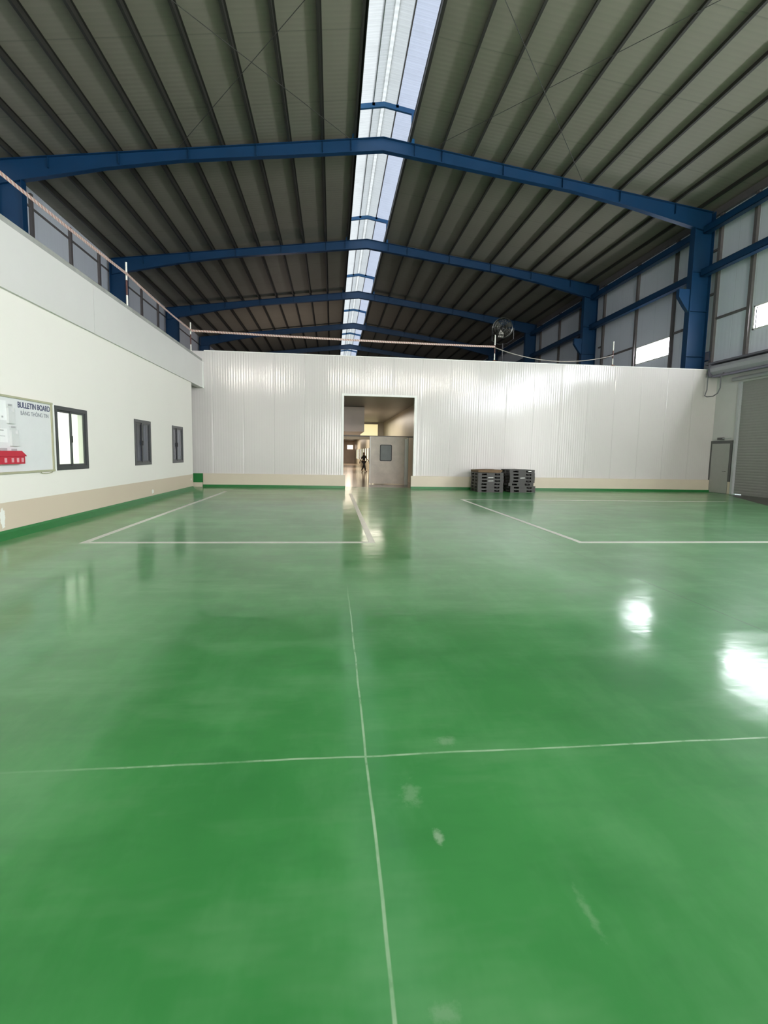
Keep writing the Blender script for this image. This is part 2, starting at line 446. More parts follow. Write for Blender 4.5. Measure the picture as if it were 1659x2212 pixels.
# ---------------------------------------------------------------- dimensions
RX = 2.08                        # ridge line
XL, XR = -13.8, 17.95            # hall side walls
XO = -5.5                        # face of the office wall on the left
YB = 20.5                        # face of the white partition at the back
YR, YE = -16.0, 80.0             # rear and far ends
FRAMES = [21.3 + 9.6 * k for k in range(6)]
zt = lambda x: 15.15 - 0.132 * abs(x - RX)      # top of the rafters
OPEN = 1.10                      # half width of the skylight slot
SIDE_DOORS = [(0.2, 6.8, 0.0, 4.9), (-10.5, -4.5, 0.0, 4.9)]

# ---------------------------------------------------------------- setting
struct('floor', MB().box(XL - 0.3, XR + 0.3, YR - 0.3, YE, -0.3, 0.0), M['floor'])
struct('ground', MB().box(18.25, 60, -45, 45, -0.35, -0.05), M['ground'])

# roof slopes left and right of the skylight slot
def roof(side):
    a, b = (RX + side * OPEN, RX + side * (XR + 0.25 - RX))
    za, zb = zt(a) + 0.21, zt(b) + 0.21
    return MB().prism([(a, za), (b, zb), (b, zb + 0.06), (a, za + 0.06)], 'Y', YR - 0.3, YE)
struct('ceiling', roof(-1), M['roof'])
struct('ceiling', roof(1), M['roof'])

# right wall: openings for the windows, the two roller doors and the open doors behind the camera
WIN_R = [(23.8, 26.52, 7.12, 8.02), (16.0, 18.76, 7.17, 8.06), (8.2, 10.9, 6.9, 8.2), (-2.4, 3.9, 6.5, 8.7), (-9.4, -3.1, 6.5, 8.7), (-15.8, -10.1, 6.5, 8.7)]  # nearer windows are unseen, added and enlarged to bring in more daylight
struct('wall_right', MB().wall('X', XR, XR + 0.12, YR, YE, 5.45, 13.25, [w for w in WIN_R]), M['clad'])
struct('wall_right_base', MB().wall('X', XR, XR + 0.18, YR, YE, 0.0, 5.45, SIDE_DOORS + [(11.0, 19.2, 0.0, 4.98)]), M['lower_wall'])
struct('wall_left', MB().wall('X', XO - 0.2, XO, YR, 19.0, 0.0, 4.17, [(9.88, 11.1, 1.09, 2.385), (13.6, 14.78, 1.09, 2.385), (16.67, 17.83, 1.09, 2.385)]), M['left_wall'])
struct('wall_left_fascia', MB().box(XO - 0.2, XO + 0.05, YR, 11.5, 4.17, 5.25).box(XO - 0.2, XO + 0.05, 11.515, 20.48, 4.17, 5.25), M['fascia'])
struct('trim_1', MB().box(XO - 0.5, XO + 0.02, YR, 20.48, 5.25, 5.37), M['cap'])
struct('trim_2', MB().box(XO + 0.05, XO + 0.075, 20.40, 20.49, 4.17, 5.25), M['white_trim'])
struct('ceiling_loft', MB().box(XL, XO - 0.2, YR, 20.5, 5.0, 5.33), M['cap'])
struct('wall_left_outer', MB().box(XL - 0.12, XL, YR, YE, 0.0, 13.25), M['clad'])
struct('wall_rear', MB().wall('Y', YR - 0.2, YR, XL, XR, 0.0, 15.4, [(0.0, 9.0, 0.0, 5.2)] + [(c - 1.3, c + 1.3, 9.6, 11.0) for c in (-8.9, 3.9, 13.2)]), M['lower_wall'])
struct('wall_far', MB().box(XL, XR, YE - 0.2, YE, 0.0, 15.4), M['lower_wall'])
# white partition at the back with its tall doorway
struct('wall_back', MB().wall('Y', YB, YB + 0.1, -9.5, XR, 0.0, 5.70, [(0.47, 3.60, 0.0, 4.03)]), M['back_panel'])
struct('trim_3', MB().box(-5.4, XR, YB - 0.012, YB + 0.13, 5.70, 5.735), M['white_trim'])
struct('baseboard_back', MB().box(-5.5, 0.57, YB - 0.08, YB, 0.10, 0.575).box(3.50, XR, YB - 0.08, YB, 0.10, 0.575).box(0.47, 0.57, YB, YB + 0.1, 0.0, 0.575).box(3.50, 3.60, YB, YB + 0.1, 0.0, 0.575), M['beige'])
struct('trim_4', MB().box(-5.5, 0.57, YB - 0.10, YB, 0.0, 0.10).box(3.50, XR, YB - 0.10, YB, 0.0, 0.10), M['green_paint'])
struct('trim_5', MB().box(-6.6, -5.52, YB - 0.09, YB, 0.19, 0.575), M['green_paint'])
struct('trim_6', MB().box(-6.6, -5.52, YB - 0.085, YB, 0.0, 0.19), M['beige'])
struct('trim_7', MB().box(0.38, 0.48, YB - 0.03, YB + 0.13, 0.575, 4.12).box(3.59, 3.70, YB - 0.03, YB + 0.13, 0.575, 4.12).box(0.48, 3.59, YB - 0.03, YB + 0.13, 4.03, 4.12), M['white_trim'])
# skirting along the office wall
struct('baseboard_left', MB().prism([(XO, 0), (XO + 0.13, 0), (XO + 0.02, 0.09), (XO, 0.135)], 'Y', YR, 18.98), M['green_paint'])

# office rooms behind the left wall
struct('wall_office', MB().box(XL, XO - 0.2, 12.2, 12.3, 0.0, 5.0).box(-9.7, -9.6, YR, 12.2, 0.0, 5.0).box(XL, XO - 0.2, 6.5, 6.6, 0.0, 5.0).box(XL, XO - 0.2, 18.9, 19.0, 0.0, 5.0), M['white_paint'])
struct('ceiling_office', MB().box(-9.6, XO - 0.2, 6.6, 12.2, 3.3, 3.4), M['white_paint'])

# back rooms, seen through the doorway
struct('floor_corridor', MB().box(-3.9, 4.2, YB + 0.75, 76, 0.0, 0.004), M['corridor_floor'])
struct('ceiling_back', MB().box(XL, XR, YB + 0.1, 38.6, 4.12, 4.25), M['ceil_dark'])
struct('wall_corridor_right', MB().box(4.2, 4.3, YB + 0.1, 38.6, 0.0, 4.12), M['corridor_side'])
struct('wall_corridor_left', MB().box(-4.0, -3.9, YB + 0.1, 78, 0.0, 4.12), M['corridor_side'])
struct('wall_corridor_end', MB().wall('Y', 38.6, 38.75, -3.9, 4.2, 0.0, 4.12, [(-1.0, 3.55, 0.0, 2.7)]), M['corridor'])
struct('wall_corridor_far_right', MB().wall('X', 3.6, 3.7, 38.75, 76, 0.0, 3.6, [(40 + 3.2 * k, 42.4 + 3.2 * k, 0.75, 2.1) for k in range(10)]), M['corridor_side'])
struct('wall_corridor_far', MB().box(-3.9, 3.7, 76, 76.1, 0, 3.6), M['bulkhead'])
struct('ceiling_corridor', MB().box(-3.9, 3.7, 38.75, 76, 3.6, 3.7), M['ceil_dark'])
struct('ceiling_back_top', MB().box(XL, XR, YB + 0.1, 78, 5.60, 5.68), M['cap'])

# ---------------------------------------------------------------- green floor: painted lines
def mark(x0, x1, y0, y1, label):
    o = MB().box(x0, x1, y0, y1, 0.0, 0.0025).build('floor_marking', M['line'])
    return tag(o, label, 'floor line', 'painted bay lines')
mark(-4.10, -3.99, 7.99, 18.1, 'white painted line along the left side of the left floor bay')
mark(-4.10, 0.75, 7.87, 7.99, 'white painted line across the near end of the left floor bay')
mark(0.64, 0.75, 7.99, 17.6, 'white painted line running to the doorway on the left bay')
mark(4.45, 4.56, 7.98, 15.75, 'white painted line on the left side of the right floor bay')
mark(4.45, 14.5, 7.85, 7.98, 'white painted line across the near end of the right floor bay')
mark(4.56, 14.5, 15.65, 15.75, 'white painted line across the far end of the right floor bay')

# flat dark floor patch in front of the roller door
struct('floor_patch', MB().prism([(17.94, 18.9), (17.3, 18.6), (14.8, 14.3), (14.2, 11.0), (17.94, 11.0)], 'Z', 0.0, 0.003), M['ramp'])

# ---------------------------------------------------------------- steel portal frames
def i_rafter(side, y):
    """tapered I-section rafter as seen from the front"""
    mb = MB()
    xs = [0.0, 4.0, 8.5, 11.5, 14.7, 15.6]
    dp = [0.56, 0.52, 0.46, 0.58, 0.86, 0.95]
    top = [(RX + side * a, zt(RX + side * a)) for a in xs]
    bot = [(RX + side * a, zt(RX + side * a) - d) for a, d in zip(xs, dp)]
    mb.prism(top + bot[::-1], 'Y', y - 0.006, y + 0.006)
    for i in range(len(xs) - 1):
        for p, q, t in ((top[i], top[i + 1], -0.016), (bot[i], bot[i + 1], 0.016)):
            mb.prism([p, q, (q[0], q[1] + t), (p[0], p[1] + t)], 'Y', y - 0.12, y + 0.12)
    return mb
NAMES = ['nearest', 'second', 'third', 'fourth', 'fifth', 'sixth']
WHERE = ['above the white back partition', 'beyond the nearest frame', 'deep in the hall beyond two others', 'far down the hall beyond three others', 'far down the hall behind the barrier tape', 'farthest of all in the hall']
for k, y in enumerate(FRAMES):
    fr = thing('portal_frame', '%s blue portal frame under the skylight, %s' % (NAMES[k], WHERE[k]), 'steel frame', (RX, y, 0), 0, 'blue portal frames')
    for side, nm in ((-1, 'rafter'), (1, 'rafter')):
        o = i_rafter(side, y).build(nm, M['blue'], fr); o.location = (-RX, -y, 0)
        for a in (1.38, 2.6, 5.39, 8.17, 10.95, 13.7):
            x = RX + side * a
            MB().box(x - 0.008, x + 0.008, y - 0.11, y + 0.11, zt(x) - 0.44, zt(x) - 0.017).build('stiffener', M['blue'], o)
        # column: inner and outer flange, web
        xi, xo = RX + side * 14.72, RX + side * 15.67
        zc = zt(xo)
        base = 0.0
        c = MB().prism([(xi, base), (xo, base), (xo, zt(xo) - 0.94), (xi, zt(xi) - 0.85)], 'Y', y - 0.006, y + 0.006)
        for xf in (xi, xo):
            c.box(xf - 0.012, xf + 0.012, y - 0.16, y + 0.16, base, (zt(xi) - 0.86) if xf == xi else zc)
        co = c.build('column', M['blue'], fr); co.location = (-RX, -y, 0)
        for z in (6.45, 8.55, 10.35):
            MB().box(min(xi, xo) + 0.013, max(xi, xo) - 0.013, y - 0.14, y + 0.14, z, z + 0.016).build('stiffener', M['blue'], co)
        e = 1 if side > 0 else -1
        k2 = MB().prism([(xi, 9.55), (xi - e * 0.55, 9.55), (xi - e * 0.55, 9.2), (xi - e * 0.22, 8.75), (xi, 8.5)], 'Y', y - 0.10, y + 0.10)
        bo = k2.build('corbel', M['blue'], fr); bo.location = (-RX, -y, 0)

# ---------------------------------------------------------------- purlins
OFFS = [1.20, 2.60, 3.99, 5.38, 6.77, 8.16, 9.55, 10.94, 12.33, 13.65, 14.95]
ORD = ['first', 'second', 'third', 'fourth', 'fifth', 'sixth', 'seventh', 'eighth', 'ninth', 'tenth', 'eleventh']
for side, wd in ((-1, 'left'), (1, 'right')):
    for i, a in enumerate(OFFS):
        x = RX + side * a
        z = zt(x)
        # Z section: web with a bottom flange towards the left and a top flange
        pts = [(x - 0.085, z + 0.0), (x + 0.006, z + 0.0), (x + 0.006, z + 0.204), (x + 0.07, z + 0.204), (x + 0.07, z + 0.209), (x - 0.002, z + 0.209), (x - 0.002, z + 0.008), (x - 0.077, z + 0.008), (x - 0.077, z + 0.03), (x - 0.085, z + 0.03)]
        o = MB().prism(pts, 'Y', YR, YE - 0.3).build('roof_purlin', M['purlin'])
        tag(o, '%s grey roof purlin to the %s of the skylight strip' % (ORD[i], wd), 'purlin', 'roof purlins')
# thin cross bracing rods under the roof
def rod(a, b, label):
    o = MB().tube([a, b], 0.011, 6).build('bracing_rod', M['rod'])
    tag(o, label, 'bracing rod', 'roof bracing rods')
def rz(x): return zt(x) - 0.18
rod((-5.2, 14.0, rz(-5.2)), (0.6, 20.9, rz(0.6)), 'thin dark bracing rod left of the skylight, rising away to the right')
rod((0.2, 13.6, rz(0.2)), (-6.4, 20.9, rz(-6.4)), 'thin dark bracing rod left of the skylight, running away to the left')
rod((4.3, 13.6, rz(4.3)), (11.0, 20.9, rz(11.0)), 'thin dark bracing rod right of the skylight, running away to the right')
rod((11.6, 11.0, rz(11.6)), (4.2, 20.9, rz(4.2)), 'thin dark bracing rod right of the skylight, running away to the left')

# ---------------------------------------------------------------- ridge skylight
sky = thing('ridge_skylight', 'long translucent corrugated skylight running along the roof ridge', 'skylight', (RX, 0, 16.6))
def sheet(x0, x1, z0, z1, wave=0.15, amp=0.018):
    """corrugated sheet, waves along Y as ribs running down the slope"""
    mb = MB(); n = int((YE - 6) / (wave / 4))
    n = 700
    rows = []
    for i in range(n + 1):
        y = 6 + (YE - 7) * i / n
        dz = amp * (1 if i % 2 else -1)
        rows.append((mb.bm.verts.new((x0 - RX, y, z0 + dz - 16.6)), mb.bm.verts.new((x1 - RX, y, z1 + dz - 16.6))))
    for i in range(n):
        mb.bm.faces.new((rows[i][0], rows[i][1], rows[i + 1][1], rows[i + 1][0]))
    return mb
zs = lambda x: 16.80 - 0.17 * abs(x - RX)
sheet(RX - 1.9, RX - 0.45, zs(RX - 1.9), zs(RX - 0.45)).build('clear_sheet', M['sky_l'], sky)
sheet(RX - 0.50, RX - 0.07, zs(RX - 0.50) + 0.02, zs(RX - 0.07) + 0.02).build('milky_sheet', M['sky_c'], sky)
sheet(RX + 0.07, RX + 0.60, zs(RX + 0.07) + 0.02, zs(RX + 0.60) + 0.02).build('milky_sheet', M['sky_c'], sky)
sheet(RX + 0.56, RX + 1.9, zs(RX + 0.56), zs(RX + 1.9)).build('bluish_sheet', M['sky_r'], sky)
MB().prism([(-0.12, 0.235), (0.0, 0.26), (0.12, 0.235), (0.12, 0.23), (0.0, 0.255), (-0.12, 0.23)], 'Y', 6, YE - 1).build('ridge_cap', M['sky_cap'], sky)
for xo_, nm in ((-0.45, 'purlin'), (0.58, 'purlin')):
    z = zs(RX + xo_) - 16.6
    MB().box(xo_ - 0.02, xo_ + 0.02, 6, YE - 1, z - 0.14, z - 0.025).build('purlin', M['hood'] if xo_ < 0 else M['girt'], sky)
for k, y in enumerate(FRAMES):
    po = thing('skylight_frame', '%s small brightly lit blue frame carrying the skylight sheets' % NAMES[k], 'skylight frame', (RX, y, 15.2), 0, 'blue skylight frames')
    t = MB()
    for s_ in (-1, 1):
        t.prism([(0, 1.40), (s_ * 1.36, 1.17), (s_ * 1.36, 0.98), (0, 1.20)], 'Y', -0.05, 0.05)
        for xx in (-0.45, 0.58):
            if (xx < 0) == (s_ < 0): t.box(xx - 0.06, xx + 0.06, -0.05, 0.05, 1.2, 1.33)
    t.build('beam', M['blue_lit'], po)
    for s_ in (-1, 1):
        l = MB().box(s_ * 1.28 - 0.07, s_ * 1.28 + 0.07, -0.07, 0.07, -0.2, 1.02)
        l.build('leg', M['blue_lit'], po)
# upstands along the slot
struct('trim_8', MB().box(RX - OPEN - 0.02, RX - OPEN + 0.0, YR, YE, 15.0, 15.33).box(RX + OPEN, RX + OPEN + 0.02, YR, YE, 15.0, 15.33), M['purlin'])
struct('ceiling_ridge', MB().prism([(RX - OPEN, 15.35), (RX, 15.5), (RX + OPEN, 15.35), (RX + OPEN, 15.4), (RX, 15.55), (RX - OPEN, 15.4)], 'Y', YR, 6), M['roof'])

# ---------------------------------------------------------------- right wall: struts, girts, posts, windows
BAYS = [(11.9, 21.2), (21.4, 30.8), (31.0, 40.4), (40.6, 50.0), (50.2, 59.6)]
BN = ['nearest bay beside the roller door', 'bay behind the back partition', 'third bay down the hall', 'fourth bay down the hall', 'fifth bay down the hall']
for i, (a, b) in enumerate(BAYS):
    for zc_, nm in ((10.15, 'mid height'), (12.1, 'eaves')):
        m = MB().box(17.25, 17.55, a, b, zc_, zc_ + 0.02).box(17.25, 17.55, a, b, zc_ + 0.30, zc_ + 0.32).box(17.385, 17.415, a, b, zc_ + 0.02, zc_ + 0.30)
        m.box(17.25, 17.27, a, b, zc_, zc_ + 0.32)
        o = m.build('wall_strut', M['blue'])
        tag(o, 'blue steel strut at %s on the right wall, %s' % (nm, BN[i]), 'steel strut', 'right wall struts')
POSTS = [(19.05, 6.1), (20.9, 6.0), (23.66, 5.75), (26.75, 5.75), (30.15, 5.75), (33.2, 5.75), (36.3, 5.75), (39.7, 5.75)]
PN = ['just beyond the right edge window', 'just in front of the nearest blue column', 'at the near side of the bright far window', 'at the far side of the bright far window', 'just in front of the second blue column', 'beyond the second blue column', 'second beyond the second blue column', 'just in front of the third blue column']
for (y, z0), pn in zip(POSTS, PN):
    o = MB().box(XR - 0.13, XR, y - 0.075, y + 0.075, z0, 13.0).build('wall_post', M['girt'])
    tag(o, 'brown steel wall post, %s' % pn, 'wall post', 'right wall posts')
for y, z in ((20.9, 11.3), (20.9, 9.3), (30.15, 10.7), (30.15, 8.9)):
    o = MB().box(XR - 0.12, XR - 0.02, y + 0.075, y + 0.42, z, z + 0.09).build('wall_bracket', M['girt'])
    tag(o, '%s short steel stub tying a wall post to the %s blue column' % ('upper' if z > 10 else 'lower', 'nearest' if y < 25 else 'second'), 'bracket', 'post stubs')
for a, b, lb in ((19.13, 20.82, 'between the door post and the nearest column'), (21.5, 23.58, 'between the nearest column and the far window'), (26.83, 30.07, 'from the far window to the second column')):
    o = MB().box(XR - 0.08, XR, a, b, 8.1, 8.2).build('wall_girt', M['girt'])
    tag(o, 'thin horizontal steel girt %s' % lb, 'girt', 'right wall girts')
for y, pn in ((23.62, 'just beyond the nearest blue column'), (26.8, 'midway to the second blue column'), (29.8, 'just before the second blue column'), (35.9, 'midway beyond the second blue column'), (39.05, 'just before the third blue column')):
    o = MB().box(XL, XL + 0.13, y - 0.08, y + 0.08, 5.33, 13.0).build('wall_post', M['girt'])
    tag(o, 'brown post on the left outer wall, %s' % pn, 'wall post', 'left wall posts')
o = MB().box(XL, XL + 0.07, 21.6, 60, 12.38, 12.46).build('wall_girt', M['girt'])
tag(o, 'thin dark horizontal girt on the left outer wall above the ledge', 'girt')
o = MB().box(XR - 0.17, XR - 0.02, 6, YE - 1, 12.9, 13.22).build('eaves_purlin', M['girt'])
tag(o, 'dark brown eaves purlin where the roof meets the right wall', 'purlin')
def wall_window(n, y0, y1, z0, z1):
    w = MB().box(XR - 0.05, XR + 0.1, y0 - 0.08, y1 + 0.08, z1, z1 + 0.06).box(XR - 0.05, XR + 0.1, y0 - 0.08, y1 + 0.08, z0 - 0.06, z0)
    w.box(XR - 0.05, XR + 0.1, y0 - 0.1, y0, z0 - 0.06, z1 + 0.06).box(XR - 0.05, XR + 0.1, y1, y1 + 0.1, z0 - 0.06, z1 + 0.06)
    o = struct('window_%d' % n, w, M['white_trim'])
    MB().box(XR + 0.05, XR + 0.07, y0, y1, z0, z1).build('pane', M['daylight'], o)
for n, w in enumerate(WIN_R): wall_window(n + 1, *w)
for n, c in enumerate((-8.9, 3.9, 13.2)):
    MBw = MB().box(c - 1.4, c - 1.3, YR - 0.15, YR + 0.03, 9.5, 11.1).box(c + 1.3, c + 1.4, YR - 0.15, YR + 0.03, 9.5, 11.1).box(c - 0.04, c + 0.04, YR - 0.15, YR + 0.03, 9.6, 11.0)
    o = struct('window_%d' % (n + 10), MBw, M['white_trim'])
    MB().box(c - 1.3, c + 1.3, YR - 0.12, YR - 0.1, 9.6, 11.0).build('pane', M['rear_window'], o)

# roller door with its hood and pipe, on the right
rd = struct('door_1', MB().box(XR + 0.06, XR + 0.1, 11.0, 18.75, 0.0, 4.98).box(XR + 0.06, XR + 0.1, 18.75, 19.2, 0.035, 4.98), M['roller'])
sl = MB()
for i in range(41):
    z = 0.05 + i * 0.12
    sl.prism([(XR + 0.06, z), (XR + 0.053, z + 0.03), (XR + 0.053, z + 0.08), (XR + 0.06, z + 0.11)], 'Y', 11.0, 19.2)
sl.build('slats', M['roller'], rd)
MB().box(XR - 0.05, XR + 0.12, 19.14, 19.26, 0.0, 5.0).build('guide_rail', M['pipe'], rd)
hd = thing('roller_hood', 'long lilac grey hood over the grey roller door', 'door hood', (17.95, 16.0, 5.3))
prof = [(0.0, 0.1), (-0.22, 0.06), (-0.42, 0.12), (-0.56, 0.26), (-0.60, 0.42), (-0.56, 0.54), (-0.40, 0.60), (0.0, 0.62)]
MB().prism([(p[0], p[1]) for p in prof], 'Y', -5.0, 4.3).build('casing', M['hood'], hd, smooth=False)
MB().box(-0.50, -0.3, -5.0, 4.25, 0.02, 0.09).build('lower_strip', M['hood_lilac'], hd)
MB().box(-0.62, 0.0, -5.0, 4.6, 0.62, 0.70).build('top_channel', M['hood_dark'], hd)
MB().box(-0.63, -0.0, 4.3, 4.36, 0.05, 0.70).build('end_plate', M['hood_dark'], hd)
o = MB().tube([(17.80, 11.0, 5.12), (17.80, 19.45, 5.12)], 0.09, 14).build('wall_pipe', M['pipe'], smooth=True)
tag(o, 'pale horizontal pipe between the door hood and the roller door', 'pipe')
pts = [(17.45, 20.35, 5.52), (17.28, 20.38, 5.50), (17.24, 20.24, 5.32), (17.24, 20.24, 4.75), (17.24, 20.34, 4.5), (17.24, 20.2, 4.43), (17.24, 19.85, 4.42), (17.24, 19.62, 4.52), (17.24, 19.5, 4.75), (17.24, 19.5, 5.30), (17.36, 19.5, 5.42)]
ob = MB().tube(pts, 0.025, 8).build('hanging_cable', M['cable'], smooth=True)
tag(ob, 'grey cable hanging in a loop below the nearest blue column', 'cable')
jb = thing('junction_box', 'small blue grey junction box on the right wall above the cable loop', 'junction box', (17.95, 21.12, 6.25))
MB().box(-0.14, 0.0, -0.20, 0.20, 0.0, 0.42).build('body', M['blue'], jb, bevel=0.01)
MB().box(-0.15, -0.14, -0.17, 0.17, 0.03, 0.39).build('lid', M['hood_dark'], jb)
# pedestrian door
d2 = struct('door_2', MB().box(XR - 0.06, XR, 20.42, 20.49, 0.0, 2.42).box(XR - 0.06, XR, 19.32, 19.42, 0.55, 2.42).box(XR - 0.06, XR, 19.42, 20.42, 2.28, 2.42), M['grey_frame'])
MB().box(XR - 0.05, XR - 0.005, 19.42, 20.42, 0.01, 2.28).build('leaf', M['grey_panel'], d2)
MB().tube([(XR - 0.05, 19.55, 1.0), (XR - 0.10, 19.55, 1.0), (XR - 0.10, 19.68, 1.0)], 0.012, 8).build('handle', M['grey_frame'], d2)
struct('baseboard_right', MB().box(XR - 0.05, XR, 20.3 + 0.19, 20.5, 0.0, 0.58).box(XR - 0.05, XR, 19.27, 19.40, 0.0, 0.55), M['beige'])
cl = thing('door_closer', 'small dark door closer above the grey side door', 'door closer', (17.95, 19.95, 2.45))
MB().box(-0.12, 0.0, -0.14, 0.14, 0.0, 0.11).build('body', M['grey_frame'], cl, bevel=0.008)
MB().tube([(-0.09, -0.12, 0.06), (-0.16, -0.34, 0.05), (-0.05, -0.55, 0.08)], 0.014, 6).build('arm', M['pipe'], cl)

# ---------------------------------------------------------------- office windows on the left
def office_window(n, y0, y1, pane='glass'):
    z0, z1 = 1.09, 2.385
    x1, x0 = XO + 0.012, XO - 0.06
    f = 0.08
    o = struct('window_%d' % n, MB().box(x0, x1, y0, y0 + f, z0, z1).box(x0, x1, y1 - f, y1, z0, z1).box(x0, x1, y0 + f, y1 - f, z0, z0 + f).box(x0, x1, y0 + f, y1 - f, z1 - f, z1), M['dark_frame'])
    ym = (y0 + y1) / 2
    for a, b, xs_ in ((y0 + f, ym + 0.025, XO - 0.04), (ym - 0.025, y1 - f, XO - 0.018)):
        g = 0.04
        s_ = MB().box(xs_ - 0.009, xs_ + 0.009, a, a + g, z0 + f, z1 - f).box(xs_ - 0.009, xs_ + 0.009, b - g, b, z0 + f, z1 - f)
        s_.box(xs_ - 0.009, xs_ + 0.009, a + g, b - g, z0 + f, z0 + f + g).box(xs_ - 0.009, xs_ + 0.009, a + g, b - g, z1 - f - g, z1 - f)
        so = s_.build('sash', M['dark_frame'], o)
        MB().box(xs_ - 0.003, xs_ + 0.003, a + g, b - g, z0 + f + g, z1 - f - g).build('pane', M[pane], so)
    MB().box(XO - 0.02, XO + 0.012, ym - 0.03, ym, 1.66, 1.8).build('latch', M['black'], o)
office_window(6, 9.885, 11.10)
office_window(7, 13.60, 14.78, 'glass_shaded')
office_window(8, 16.67, 17.83, 'glass_shaded')
o = MB().box(-9.6, -9.585, 11.2, 11.6, 1.25, 2.0).build('wall_notice', M['hood'])
tag(o, 'pale lilac notice on the office wall, seen through the bright window', 'notice')

# ---------------------------------------------------------------- bulletin board and what hangs on it
bb = thing('bulletin_board', 'large white bulletin board with olive trim on the left wall', 'bulletin board', (XO, 8.3, 1.09))
MB().box(0.0, 0.02, -1.3, 1.46, 0.0, 1.32).build('panel', M['board'], bb)
MB().box(0.0, 0.045, -1.3, 1.46, 1.29, 1.325).box(0.0, 0.045, -1.3, 1.46, -0.005, 0.03).box(0.0, 0.045, 1.41, 1.445, 0.03, 1.29).box(0.0, 0.045, -1.3, -1.265, 0.03, 1.29).build('frame', M['board_frame'], bb)
MB().box(0.0, 0.03, 1.446, 1.53, -0.01, 1.33).build('side_strip', M['white_trim'], bb)
def lettering(txt, y0, y1, zc_, hgt, mat, parent, bold=0.0):
    cu = bpy.data.curves.new('lettering', 'FONT'); cu.body = txt; cu.size = 1.0; cu.align_x = 'CENTER'; cu.align_y = 'CENTER'
    cu.offset = bold; cu.extrude = 0.004
    tmp = bpy.data.objects.new('lettering_source', cu); COL.objects.link(tmp)
    bpy.context.view_layer.update()
    me = bpy.data.meshes.new_from_object(tmp.evaluated_get(bpy.context.evaluated_depsgraph_get()))
    bpy.data.objects.remove(tmp); bpy.data.curves.remove(cu)
    xs = [v.co.x for v in me.vertices]; ys = [v.co.y for v in me.vertices]
    sx = (y1 - y0) / (max(xs) - min(xs)); sy = hgt / (max(ys) - min(ys))
    cx, cy = (max(xs) + min(xs)) / 2, (max(ys) + min(ys)) / 2
    for v in me.vertices:
        v.co = Vector((0.0215 + v.co.z * 0.3, (y0 + y1) / 2 + (v.co.x - cx) * sx - 8.3, zc_ + (v.co.y - cy) * sy - 1.09))
    me.materials.append(mat)
    o = bpy.data.objects.new('lettering', me); COL.objects.link(o); o.parent = parent
    return o
lettering('BULLETIN BOARD', 8.77, 9.70, 2.285, 0.105, M['navy'], bb, 0.022)
lettering('B\u1ea2NG TH\u00d4NG TIN', 8.84, 9.64, 2.16, 0.10, M['grey_ink'], bb, 0.0)
MB().tube([(0.03, 1.02, -0.005), (0.03, 1.05, -0.03), (0.03, 1.2, -0.045), (0.03, 1.36, -0.03), (0.03, 1.4, -0.005)], 0.008, 6).build('cord', M['board_frame'], bb)

def pinned(y0, y1, z0, z1, label, lines):
    p = thing('paper_sheet', label, 'paper', (XO + 0.021, y0, z0), 0, 'papers on the board')
    MB().box(0.0, 0.003, 0, y1 - y0, 0, z1 - z0).build('sheet', M['paper'], p)
    m = MB()
    for a, b, c, d in lines: m.box(0.003, 0.0042, a, b, c, d)
    m.build('printing', M['ink'], p)
pinned(8.05, 8.47, 1.99, 2.32, 'white printed sheet high on the board at the left edge', [(0.02, 0.2, 0.28, 0.295), (0.3, 0.34, 0.04, 0.07)])
pinned(8.05, 8.47, 1.62, 1.85, 'white printed sheet low on the board at the left edge', [(0.2, 0.33, 0.19, 0.21), (0.02, 0.36, 0.1, 0.11)])
def holder(y0, y1, z0, z1, label):
    h = thing('leaflet_holder', label, 'leaflet holder', (XO + 0.021, y0, z0), 0, 'leaflet holders on the board')
    w, hh = y1 - y0, z1 - z0
    MB().box(0.0, 0.006, 0, w, 0, hh).build('back_plate', M['acrylic'], h, bevel=0.002)
    MB().box(0.006, 0.04, 0.0, 0.012, 0, hh * 0.8).box(0.006, 0.04, w - 0.012, w, 0, hh * 0.8).box(0.006, 0.04, 0.012, w - 0.012, 0, 0.012).box(0.034, 0.04, 0.012, w - 0.012, 0.012, hh * 0.62).build('pocket', M['acrylic'], h)
    MB().box(0.006, 0.018, w * 0.25, w * 0.75, hh - 0.03, hh).build('clip', M['ink'], h)
holder(8.47, 8.63, 1.94, 2.27, 'frosted leaflet holder high on the board left of the lettering')
holder(8.52, 8.70, 1.56, 1.90, 'frosted leaflet holder lower on the board above the red house')
o = MB().box(XO + 0.021, XO + 0.03, 8.55, 8.68, 1.475, 1.515).build('small_card', M['ink'])
tag(o, 'small grey card between the lower leaflet holder and the red house', 'card')
rh = thing('suggestion_box', 'red house shaped box hanging low on the bulletin board', 'box', (XO + 0.021, 8.32, 1.255))
MB().box(0.0, 0.11, -0.40, 0.40, 0.0, 0.13).build('body', M['red'], rh, bevel=0.004)
MB().prism([(-0.42, 0.13), (0.42, 0.13), (0.41, 0.15), (0.30, 0.225), (-0.30, 0.225), (-0.41, 0.15)], 'X', 0.0, 0.125).build('roof', M['red'], rh)
for a in (-0.12, 0.05, 0.18, 0.30):
    MB().box(0.11, 0.114, a, a + 0.055, 0.03, 0.105).build('window', M['pink'], rh)
MB().box(0.02, 0.07, -0.10, 0.02, 0.225, 0.27).build('chimney', M['ink'], rh)

